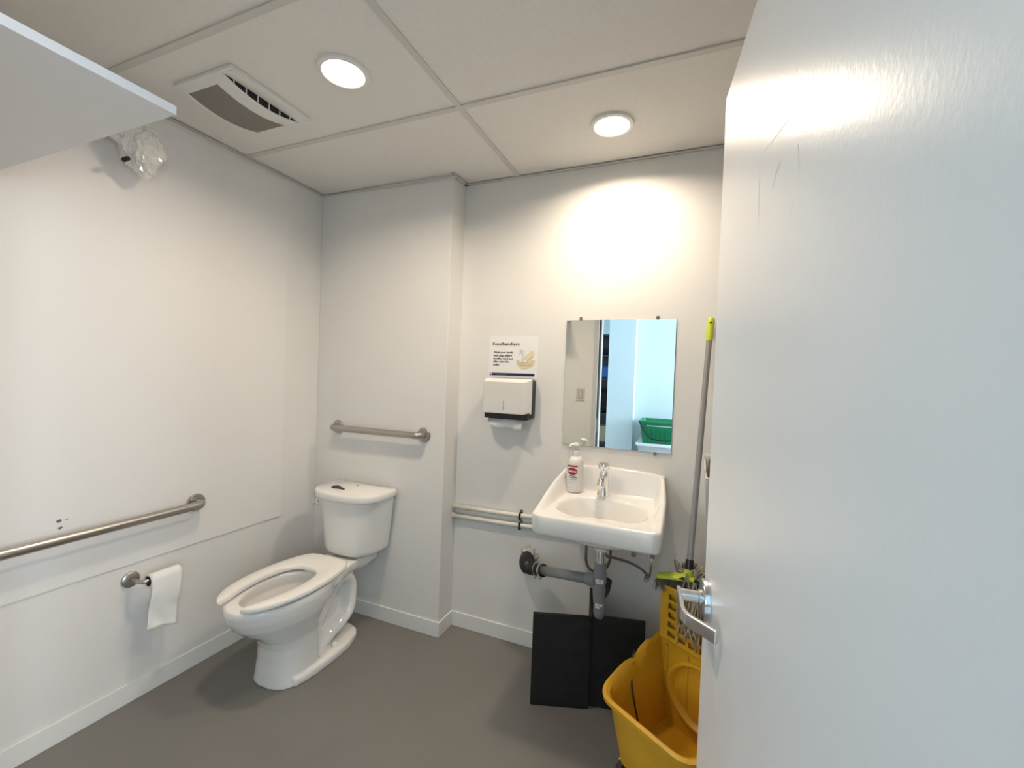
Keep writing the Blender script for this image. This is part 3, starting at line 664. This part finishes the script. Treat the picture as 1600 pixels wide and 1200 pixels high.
for z in (.565, .460):
    b = BM(); R_ = .0280 if z > .5 else .0255; vs = []
    for i in range(9):
        a = math.radians(-118+i*9); vs.append([b.verts.new((DXc+R_*math.cos(a), DYc+R_*math.sin(a), zz)) for zz in (z, z+.018)])
    for p, q in zip(vs, vs[1:]): b.faces.new((p[0], q[0], q[1], p[1]))
    s = obj('sticker', b, PAPER, t)
    b = BM()
    for k in range(2):
        vs = []
        for i in range(7):
            a = math.radians(-112+i*8); vs.append([b.verts.new((DXc+(R_+.0004)*math.cos(a), DYc+(R_+.0004)*math.sin(a), zz)) for zz in (z+.004+k*.006, z+.007+k*.006)])
        for p, q in zip(vs, vs[1:]): b.faces.new((p[0], q[0], q[1], p[1]))
    obj('sticker_print', b, GREYINK, s)
E0 = A1 + ad*.012
b = BM(); tube(b, catmull([A1-ad*.02, A1+ad*.03, Vector((1.402, -.072, .452)), Vector((1.376, -.045, .462)), Vector((1.366, .02, .476))], 7), [.030]*8+[.032]*7+[.037]*6+[.038]*8, 24); obj('rubber_elbow', b, RUBBER, t, smooth=True, ang=0)
for d_ in (-.006, .034):
    c = A1+ad*d_; b = BM(); lathe(b, [(.0305, -.006), (.0325, -.006), (.0325, .006), (.0305, .006), (.0305, -.006)], c, ad, 28, False, False); cl = obj('hose_clamp', b, CHROME, t, smooth=True)
    b = BM(); lathe(b, [(.005, -.010), (.005, .010)], c+Vector((0, -.010, -.035)), (.3, 1, 0), 10); obj('clamp_screw', b, CHROME, cl)
b = BM(); bmesh.ops.create_icosphere(b, subdivisions=4, radius=1)
for v in b.verts:
    p = v.co*(1+.45*noise.noise(v.co*2.3)+.12*noise.noise(v.co*7)); v.co = Vector((1.374+p.x*.046, -.001+p.y*.010, .490+p.z*.044))
tag(obj('plaster_patch', b, PLASTER, smooth=True, ang=0), 'rough plaster patch around the drain elbow on the wall', 'plaster patch')

# supply hoses
t = thing('supply_hose', 'braided grey supply hose drooping under the right of the sink', 'hose', (1.90, -.09, .50))
b = BM(); tube(b, catmull([(1.780, -.16, .70), (1.800, -.15, .625), (1.84, -.12, .605), (1.90, -.09, .585), (1.95, -.085, .565), (1.983, -.08, .537)], 8), .0062, 12); obj('hose', b, mat('braided_steel', (.22, .22, .23), .4, .7, bump=.4, bscale=300), t, smooth=True, ang=0)
b = BM(); lathe(b, [(.010, 0), (.011, .006), (.011, .02), (.008, .024)], (1.978, -.08, .512), (0, 0, 1), 12); lathe(b, [(.009, 0), (.009, .022)], (1.975, -.085, .524), (0, -1, 0), 12); obj('valve', b, STEEL, t, smooth=True)
b = BM(); tube(b, [(1.99, -.078, .53), (1.997, -.078, .60), (2.0, -.075, .70)], .0055, 10); obj('riser', b, CHROME, t, smooth=True, ang=0)
b = BM(); lathe(b, [(.011, 0), (.011, .03)], (1.999, -.078, .62), n=10); obj('riser_nut', b, mat('grey_nut', (.3, .3, .31), .4), t, smooth=True)
b = BM(); lathe(b, [(.011, 0), (.012, .010), (.0095, .012), (.0095, .10)], (1.918, -.10, .622), n=14); tag(obj('mounting_bolt', b, STEEL, smooth=True), 'chrome bolt end hanging below the right of the sink', 'bolt')
t = thing('supply_tube', 'thin grey looped supply tube behind the chrome drain tailpiece', 'hose', (1.74, -.11, .50))
b = BM(); tube(b, catmull([(1.700, -.10, .70), (1.700, -.11, .60), (1.704, -.11, .555), (1.722, -.11, .525), (1.752, -.10, .515), (1.785, -.09, .528), (1.806, -.09, .565), (1.812, -.09, .62), (1.812, -.09, .70)], 8), .0065, 12); obj('tube', b, mat('tube_metal', (.24, .21, .18), .35, .8), t, smooth=True, ang=0)

# ------------------------------------------------------------ black folding panels under the sink
t = thing('folding_board', 'black folding board standing on the floor under the sink', 'board', (1.775, -.26, 0))
J = Vector((1.772, -.292))
def pan(p, q, th, z1):
    p = Vector(p); q = Vector(q); d = (q-p).normalized(); n = Vector((-d.y, d.x))*th/2
    b = BM(); extrude(b, [tuple(v) for v in (p-n, q-n, q+n, p+n)], 0.0, z1); obj('panel', b, BOARD, t, bevel=.0025)
pan((1.535, -.372), (J.x, J.y), .018, .402)
pan((1.715, -.030), (J.x+.004, J.y+.014), .012, .402)
pan((J.x+.006, J.y+.020), (1.992, -.225), .012, .402)

# ------------------------------------------------------------ mop bucket, wringer, brush, string mop
u_ = Vector((.84, -.54, 0)).normalized(); v_ = Vector((-.54, -.84, 0)).normalized()
Pw = Vector((2.056, -.335, 0))
def bp(u, v, z): return Pw + u_*u + v_*v + Vector((0, 0, z))
t = thing('mop_bucket', 'yellow plastic mop bucket on wheels beside the black board', 'bucket', bp(.18, .08, 0))
U0, U1, V0, V1 = -.012, .36, -.20, .33
def rimz(k):                                   # k: 0..1 around, wavy rim on the sides
    return 0
def bring(g, z, wavy=0):
    pts = rrect(U0+g, U1-g, V0+g, V1-g, .07-g*.4, 6); out = []
    n = len(pts)
    res = []
    for i in range(n):
        a = Vector(pts[i]); c = Vector(pts[(i+1) % n]); L = (c-a).length; m = max(1, int(L/.02))
        for j in range(m): res.append(a+(c-a)*j/m)
    for p in res:
        zz = z
        if wavy:
            vv = p.y
            zz += .055*sstep(.10, -.02, vv) + .028*sstep(.13, .09, vv)*sstep(.02, .06, vv) - .05*sstep(.16, .32, vv)
        out.append(bp(p.x, p.y, zz))
    return out
b = BM(); n_ = len(bring(0, .1))
def same(rings):
    m = min(len(r) for r in rings); out = []
    for r in rings: out.append([r[int(i*len(r)/m)] for i in range(m)])
    return out
def bring2(g, z, wavy): # same point count: scale the base ring
    base = bring(0, z, wavy); c = bp((U0+U1)/2, (V0+V1)/2, 0); su = 1-2*g/(U1-U0); sv = 1-2*g/(V1-V0); out = []
    for p in base:
        d = p-c; uu = d.dot(u_); vv = d.dot(v_); out.append(c + u_*uu*su + v_*vv*sv + Vector((0, 0, p.z)))
    return out
loft(b, [bring2(.055, .085, 0), bring2(.045, .09, 0), bring2(.012, .34, 1), bring2(-.008, .352, 1), bring2(-.010, .366, 1), bring2(.0, .372, 1), bring2(.010, .366, 1), bring2(.018, .33, 1), bring2(.055, .11, 0), bring2(.075, .10, 0)])
buck = obj('bucket_body', b, YEL, t, smooth=True, ang=45)
# inner ribs and divider
for uu in (.012, .10, .19):
    b = BM(); tube(b, [bp(uu+.02, V0+.03+.001, .13), bp(uu+.02, -.012, .14), bp(uu+.02, -.006, .40)], .006, 8); obj('rib', b, YEL, buck, smooth=True)
b = BM()
arch = [bp(.035+.29*i/16, -.004, .385-.0) for i in range(17)]
outer_ = [(.02, .12), (.02, .415), (.345, .415), (.345, .12)]
oval = [(.19+.135*math.cos(a), .27+.115*math.sin(a)) for a in [2*PI*i/32 for i in range(32)]]
MB_ = Matrix(((u_.x, 0, v_.x, Pw.x), (u_.y, 0, v_.y, Pw.y), (0, 1, 0, 0), (0, 0, 0, 1)))
def plate_with_holes(rect, holes, n0, n1, M):
    """rectangular plate with rectangular holes laid out on a grid of cut lines"""
    xs = sorted({rect[0], rect[1]} | {h[0] for h in holes} | {h[1] for h in holes}); ys_ = sorted({rect[2], rect[3]} | {h[2] for h in holes} | {h[3] for h in holes})
    bm = BM()
    for xa, xb in zip(xs, xs[1:]):
        for ya, yb in zip(ys_, ys_[1:]):
            cx, cy = (xa+xb)/2, (ya+yb)/2
            if not any(h[0] < cx < h[1] and h[2] < cy < h[3] for h in holes): box(bm, xa, xb, ya, yb, n0, n1, M)
    bmesh.ops.remove_doubles(bm, verts=bm.verts, dist=1e-5)
    dup = {}
    for f in bm.faces: dup.setdefault(tuple(sorted(v.index for v in f.verts)), []).append(f)
    bm.verts.index_update()
    dup = {}
    for f in bm.faces: dup.setdefault(tuple(sorted(v.index for v in f.verts)), []).append(f)
    bmesh.ops.delete(bm, geom=[f for fs in dup.values() if len(fs) > 1 for f in fs], context='FACES_ONLY')
    return bm
# divider plate with an oval dish below the wringer
rim = [MB_ @ Vector((x, y, .004)) for x, y in oval]
b = BM(); R1 = [[MB_ @ Vector((.19+(.135*k)*math.cos(2*PI*i/32), .27+(.115*k)*math.sin(2*PI*i/32), n)) for i in range(32)] for k, n in ((1.10, -.012), (1.08, .008), (1.0, .010), (.92, .0), (.80, -.035), (.4, -.06))]
loft(b, R1); obj('oval_dish', b, YEL, buck, smooth=True)
b = BM(); box(b, .0, .35, .10, .41, -.016, -.008, MB_); obj('divider', b, YEL, buck)
b = BM(); tube(b, catmull([bp(-.016, .13, .395), bp(-.012, .15, .36), bp(.02, .18, .28), bp(.08, .2, .16)], 6), .0035, 8); obj('handle_wire', b, BLACKP, t, smooth=True)
for uu, vv in ((.05, -.12), (.30, -.12), (.05, .25), (.30, .25)):
    b = BM(); lathe(b, [(.032, -.012), (.036, -.009), (.036, .009), (.032, .012)], bp(uu, vv, .036), u_, 24); wh = obj('caster_wheel', b, RUBBER, t, smooth=True)
    b = BM(); c = bp(uu, vv, 0)
    tube(b, [bp(uu, vv, .05), bp(uu, vv, .09)], .012, 12); tube(b, [bp(uu-.018, vv, .036), bp(uu-.018, vv, .065), bp(uu+.018, vv, .065), bp(uu+.018, vv, .036)], .005, 8); obj('caster_fork', b, STEEL, wh, smooth=True)
# wringer basket hung over the back of the bucket
t = thing('mop_wringer', 'yellow slotted wringer basket hooked over the mop bucket', 'wringer', bp(.16, -.06, .42))
WZ0, WZ1 = .425, .625
cols = [(.035+.045*i, .035+.045*i+.034) for i in range(6)]; rows = [(WZ0+.012+.036*j, WZ0+.012+.036*j+.022) for j in range(5)]
holes = [(a, c, d, e) for a, c in cols for d, e in rows]
obj('slotted_face', plate_with_holes((.0, .31, WZ0, WZ1), holes, -.005, .003, MB_), YEL, t)
b = BM(); box(b, .0, .31, WZ0, WZ1, -.150, -.145, MB_); obj('rear_wall', b, YEL, t)
b = BM(); box(b, .0, .005, WZ0, WZ1, -.145, -.005, MB_); obj('side_wall', b, YEL, t)
b = BM(); box(b, .305, .31, WZ0, WZ1, -.145, -.005, MB_); obj('side_wall', b, YEL, t)
b = BM(); box(b, .0, .31, WZ0-.006, WZ0, -.150, .003, MB_); obj('bottom', b, YEL, t)
b = BM(); tube(b, [bp(-.004, .003, WZ1), bp(.314, .003, WZ1), bp(.314, -.152, WZ1), bp(-.004, -.152, WZ1), bp(-.004, .003, WZ1)], .006, 10); obj('rim', b, YEL, t, smooth=True)
b = BM(); box(b, .005, .305, WZ0, WZ1-.03, -.024, -.018, MB_); obj('press_plate', b, YEL, t)
# brush with lime head and grey pole leaning on the wall
t = thing('deck_brush', 'grey-poled brush with a lime head leaning against the wall', 'brush', (2.15, -.30, .60))
P0 = Vector((2.152, -.318, .672)); P1 = Vector((2.200, -.030, 1.715)); pd = (P1-P0).normalized()
b = BM(); tube(b, [P0+pd*.02, P1-pd*.09], .0120, 18); obj('pole', b, POLE, t, smooth=True)
b = BM(); tube(b, [P0+pd*.015, P0+pd*.060], .0150, 18); obj('ferrule', b, BLACKP, t, smooth=True)
b = BM(); tube(b, [P1-pd*.105, P1-pd*.09, P1-pd*.035, P1-pd*.015, P1], [.0135, .0155, .0155, .0175, .015], 18); g = obj('grip', b, LIME, t, smooth=True)
b = BM(); lathe(b, [(.006, -.0185), (.006, .0185)], P1-pd*.018, (0, 1, .2), 12); obj('hang_hole', b, BLACKP, g)
hd = catmull([(2.035, -.335, .655), (2.08, -.332, .662), (2.13, -.325, .664), (2.18, -.322, .662), (2.24, -.325, .652)], 6)
b = BM(); rr = []
for i, p in enumerate(hd):
    u = i/(len(hd)-1); ww = .030*(math.sin(PI*min(1, max(.0, u*.9+.05))))**.45; hh = .011
    rr.append([p+Vector((0, ww*math.cos(a), hh*math.sin(a))) for a in [2*PI*k/14 for k in range(14)]])
loft(b, rr); head = obj('head', b, LIME, t, smooth=True, ang=0)
b = BM(); tube(b, [P0-pd*.008, P0+pd*.022], [.022, .0165], 16); obj('socket', b, LIME, head, smooth=True)
for s in (-1, 1):
    b = BM(); extrude(b, [(s*.014, .004), (s*.055, .0), (s*.02, .018)], -.0295, -.0285, basis((2.155, -.325, .662), (1, 0, 0), (0, 0, 1)).__class__(((1, 0, 0, 2.155), (0, 0, 1, -.325), (0, 1, 0, .660), (0, 0, 0, 1)))); obj('cutout', b, DKGREEN, head)
b = BM(); random.seed(3)
for i in range(420):
    u = random.random(); p = hd[int(u*(len(hd)-1))]; q = p+Vector((random.uniform(-.004, .004), random.uniform(-.022, .022), -.008)); e = q+Vector((random.uniform(-.012, .012), random.uniform(-.012, .006), -random.uniform(.03, .048)))
    tube(b, [q, e], .0009, 3, False)
o = obj('bristles', b, BRIST, t); o['kind'] = 'stuff'
# string mop stuffed into the wringer
t = thing('string_mop', 'grey string mop head stuffed into the yellow wringer', 'mop', bp(.14, -.07, .45))
random.seed(11); b = BM()
for i in range(46):
    u0 = random.uniform(.02, .17); v0 = random.uniform(-.13, -.03); z0 = random.uniform(.60, .63); top_ = random.uniform(.66, .712)
    u1 = u0+random.uniform(-.06, .07); v1 = random.uniform(-.13, -.02)
    pts = [bp(u0, v0, .50), bp(u0, v0, z0), bp((u0*2+u1)/3+random.uniform(-.01, .01), (v0+v1)/2, top_-.008), bp((u0+2*u1)/3, (v0+v1)/2+random.uniform(-.01, .01), top_), bp(max(.015, u1), v1, z0), bp(max(.015, u1), v1, .51)]
    tube(b, catmull(pts, 5), random.uniform(.0028, .0045), 6)
o = obj('strands', b, STRING, t, smooth=True, ang=0); o['kind'] = 'stuff'
b = BM()
for i in range(34):
    u0 = random.uniform(.085, .26); d = random.uniform(.10, .19)
    pts = [bp(u0+random.uniform(-.02, .02), -.05, .60), bp(u0, -.02, .635), bp(u0+.004, .012, .632), bp(u0+random.uniform(-.012, .012), .016+random.random()*.012, .60-d*.4), bp(u0+random.uniform(-.015, .015), .014+random.random()*.014, .625-d)]
    tube(b, catmull(pts, 5), random.uniform(.0026, .004), 6)
o = obj('hanging_strands', b, STRING, t, smooth=True, ang=0); o['kind'] = 'stuff'

# ------------------------------------------------------------ wall bin half hidden by the door
t = thing('wall_bin', 'white open wall bin half hidden behind the door', 'bin', (2.33, -.14, .84))
def wb(g, z, yf): return [(2.197+g, -.002, z), (2.197+g, yf+g, z-.03*0), (2.47-g, yf+g, z), (2.47-g, -.002, z)]
b = BM(); loft(b, [[(2.212, 0, .84), (2.212, -.17, .84), (2.45, -.17, .84), (2.45, 0, .84)], [(2.197, 0, 1.085), (2.199, -.26, 1.052), (2.465, -.26, 1.052), (2.465, 0, 1.085)], [(2.204, -.006, 1.085), (2.206, -.253, 1.052), (2.458, -.253, 1.052), (2.458, -.006, 1.085)], [(2.218, -.006, .85), (2.218, -.163, .85), (2.444, -.163, .85), (2.444, -.006, .85)]])
obj('bin_body', b, WHITEP, t, bevel=.003)
obj('back_plate', box(BM(), 2.195, 2.47, -.006, 0, 1.085, 1.106), WHITEP, t, bevel=.002)
b = BM(); lathe(b, [(.0, 0), (.05, .0), (.052, .004), (.052, .21), (.05, .214), (.016, .214), (.016, .20)], (2.215, -.13, 1.055), (1, 0, 0), 32); tag(obj('black_bag_roll', b, BLACKP, smooth=True), 'black roll lying in the white wall bin', 'bag roll')

# ------------------------------------------------------------ light switch on the door wall
t = thing('light_switch', 'white rocker light switch beside the door, seen in the mirror', 'light switch', (1.144, YF+.003, 1.213))
obj('plate', box(BM(), 1.103, 1.185, YF, YF+.006, 1.213, 1.337), mat('switch_plastic', (.62, .60, .56), .4), t, bevel=.002)
obj('rocker_gap', box(BM(), 1.124, 1.164, YF+.006, YF+.0064, 1.237, 1.313), mat('switch_gap', (.16, .15, .14), .6), t)
obj('rocker', box(BM(), 1.127, 1.161, YF+.0064, YF+.011, 1.24, 1.31), mat('switch_plastic', (.62, .60, .56), .4), t, bevel=.0015)

# ------------------------------------------------------------ the hall outside, seen in the mirror
YB = -6.6; HX0, HX1 = -1.2, 4.6
st('floor_hall', box(BM(), HX0, HX1, YB, YO, -.08, 0), mat('hall_floor', (.42, .42, .42), .4))
st('ceiling_hall', box(BM(), HX0, HX1, YB, YO, 2.75, 2.85), CORRW)
st('wall_hall_left', box(BM(), HX0-.12, HX0, YB, YO, 0, 2.85), CORRW)
b = BM(); box(b, HX0, -1.1, YB-.12, YB, 0, 2.85); box(b, .2, HX1, YB-.12, YB, 0, 2.85); box(b, -1.1, .2, YB-.12, YB, 0, .85); box(b, -1.1, .2, YB-.12, YB, 2.5, 2.85); st('wall_hall_end', b, CORRW)
st('wall_hall_back', box(BM(), 1.44, HX1, -3.85, -3.73, 0, 2.75), CORRW)
st('wall_hall_pier', box(BM(), 1.118, 1.452, -3.85, -3.55, 0, 2.75), CORRW)
b = BM(); box(b, HX1, HX1+.12, -3.73, -3.55, 0, 2.85); box(b, HX1, HX1+.12, YB, -3.73, 0, 2.85); box(b, HX1, HX1+.12, -3.55, YO, 0, .85); box(b, HX1, HX1+.12, -3.55, YO, 2.5, 2.85); box(b, HX1, HX1+.12, -2.25, YO, .85, 2.5)
st('wall_hall_right', b, CORRW)

t = thing('window_1', 'tall hall window letting in daylight', None, (HX1+.06, -2.9, .85), kind='structure')
b = BM(); box(b, HX1+.02, HX1+.08, -3.55, -3.50, .85, 2.5); box(b, HX1+.02, HX1+.08, -2.30, -2.25, .85, 2.5); box(b, HX1+.02, HX1+.08, -3.50, -2.30, .85, .90); box(b, HX1+.02, HX1+.08, -3.50, -2.30, 2.45, 2.5); obj('window_frame', b, TRIMW, t)
# storage totes and green basket against the hall wall
def tub(name, m, par, x0, x1, y0, y1, z0, z1, taper, th=.004, rim=.008):
    def rg(g, z): return [(x, y, z) for x, y in rrect(x0+g, x1-g, y0+g, y1-g, .03, 4)]
    b = BM(); loft(b, [rg(taper, z0), rg(0, z1-.02), rg(-rim, z1-.02), rg(-rim, z1), rg(th, z1), rg(taper+th, z0+th)]); return obj(name, b, m, par, smooth=True, ang=40)
for k, (z, lab) in enumerate(((0.0, 'clear storage tote with white lid at the bottom of the hall stack'), (.345, 'clear storage tote with white lid under the green basket'))):
    t = thing('storage_tote', lab, 'tote', (1.83, -3.42, z), 'totes stacked in the hall')
    tub('tote_body', TOTE, t, 1.56, 2.10, -3.68, -3.22, z, z+.31, .03)
    b = BM(); extrude(b, rrect(1.535, 2.125, -3.705, -3.195, .03), z+.31, z+.345); obj('tote_lid', b, mat('tote_lid', (.82, .86, .90), .35), t, bevel=.008)
    if k == 1:
        b = BM(); extrude(b, rrect(1.62, 2.04, -3.63, -3.27, .04), z+.02, z+.25); tag(obj('green_bundle', b, GREENC, bevel=.03), 'green bundle stored in the clear tote below the basket', 'bundle')
t = thing('shopping_basket', 'green plastic basket with a black handle on the tote stack', 'basket', (1.83, -3.42, .691))
tub('basket_body', GREENC, t, 1.575, 2.09, -3.66, -3.20, .691, .955, .035, .005, .014)
for k in range(9):
    x = 1.64+.048*k; b = BM(); box(b, x, x+.008, -3.214+.012, -3.196, .72, .87); obj('rib', b, GREENC, t)
b = BM(); box(b, 1.66, 2.05, -3.1995, -3.1985, .898, .904); obj('printed_line', b, PAPER, t)
b = BM(); tube(b, catmull([(1.575, -3.19, .945), (1.60, -3.178, .90), (1.66, -3.172, .80), (1.72, -3.168, .755), (1.83, -3.165, .74), (1.94, -3.168, .75), (2.03, -3.172, .82), (2.09, -3.19, .945)], 6), .008, 10); obj('handle', b, BLACKP, t, smooth=True)
# dark rack far down the hall
t = thing('storage_rack', 'dark metal storage rack far down the hall', 'rack', (.75, -5.6, 0))
for x in (.25, 1.25):
    for y in (-5.85, -5.35):
        b = BM(); tube(b, [(x, y, 0), (x, y, 2.25)], .014, 8); obj('post', b, RACKM, t)
obj('added_dark_backing', box(BM(), .24, 1.26, -5.872, -5.862, .05, 2.25), mat('dark_backing', (.10, .11, .12), .6), t)  # dark sheet added as shade, hides the bright end wall behind the rack
for z in (.35, .85, 1.45, 1.85, 2.2): obj('rack_shelf', box(BM(), .24, 1.26, -5.86, -5.34, z-.03, z), RACKM, t)
def soft(name, m, c, r, label, cat, seed):
    b = BM(); bmesh.ops.create_icosphere(b, subdivisions=4, radius=1)
    for v in b.verts:
        p = v.co.copy(); p = Vector([math.copysign(abs(q)**.7, q) for q in p])*(1+.22*noise.noise(v.co*2+Vector((seed, 0, 0)))); v.co = Vector((c[0]+p.x*r[0], c[1]+p.y*r[1], c[2]+r[2]*.98+p.z*r[2]*.9))
        v.co.z = max(v.co.z, c[2])
    tag(obj(name, b, m, smooth=True, ang=0), label, cat)
soft('black_bag', DARKF, (.72, -5.58, 1.85), (.3, .2, .06), 'black bag lying on the upper shelf of the dark rack', 'bag', 1)
soft('jacket_pile', DARKF, (.76, -5.60, .851), (.33, .2, .22), 'dark pile of jackets on the middle of the rack', 'jackets', 2)
b = BM(); extrude(b, rrect(.6, 1.0, -5.75, -5.4, .05), 1.451, 1.66); tag(obj('blue_tub', b, BLUEP, bevel=.03), 'blue plastic tub on the dark rack', 'tub')
b = BM(); extrude(b, rrect(.55, 1.05, -5.75, -5.4, .02), .351, .62); o = tag(obj('cardboard_box', b, BEIGE, bevel=.006), 'beige cardboard box on the low shelf of the rack', 'box')
t = thing('added_window', 'added unseen window at the far end of the hall', None, (-.45, YB-.06, .85), kind='structure')  # unseen window added for the extra daylight on the door
b = BM(); box(b, -1.1, -1.05, YB-.08, YB-.02, .85, 2.5); box(b, .15, .2, YB-.08, YB-.02, .85, 2.5); box(b, -1.05, .15, YB-.08, YB-.02, .85, .90); box(b, -1.05, .15, YB-.08, YB-.02, 2.45, 2.5); obj('window_frame', b, TRIMW, t)
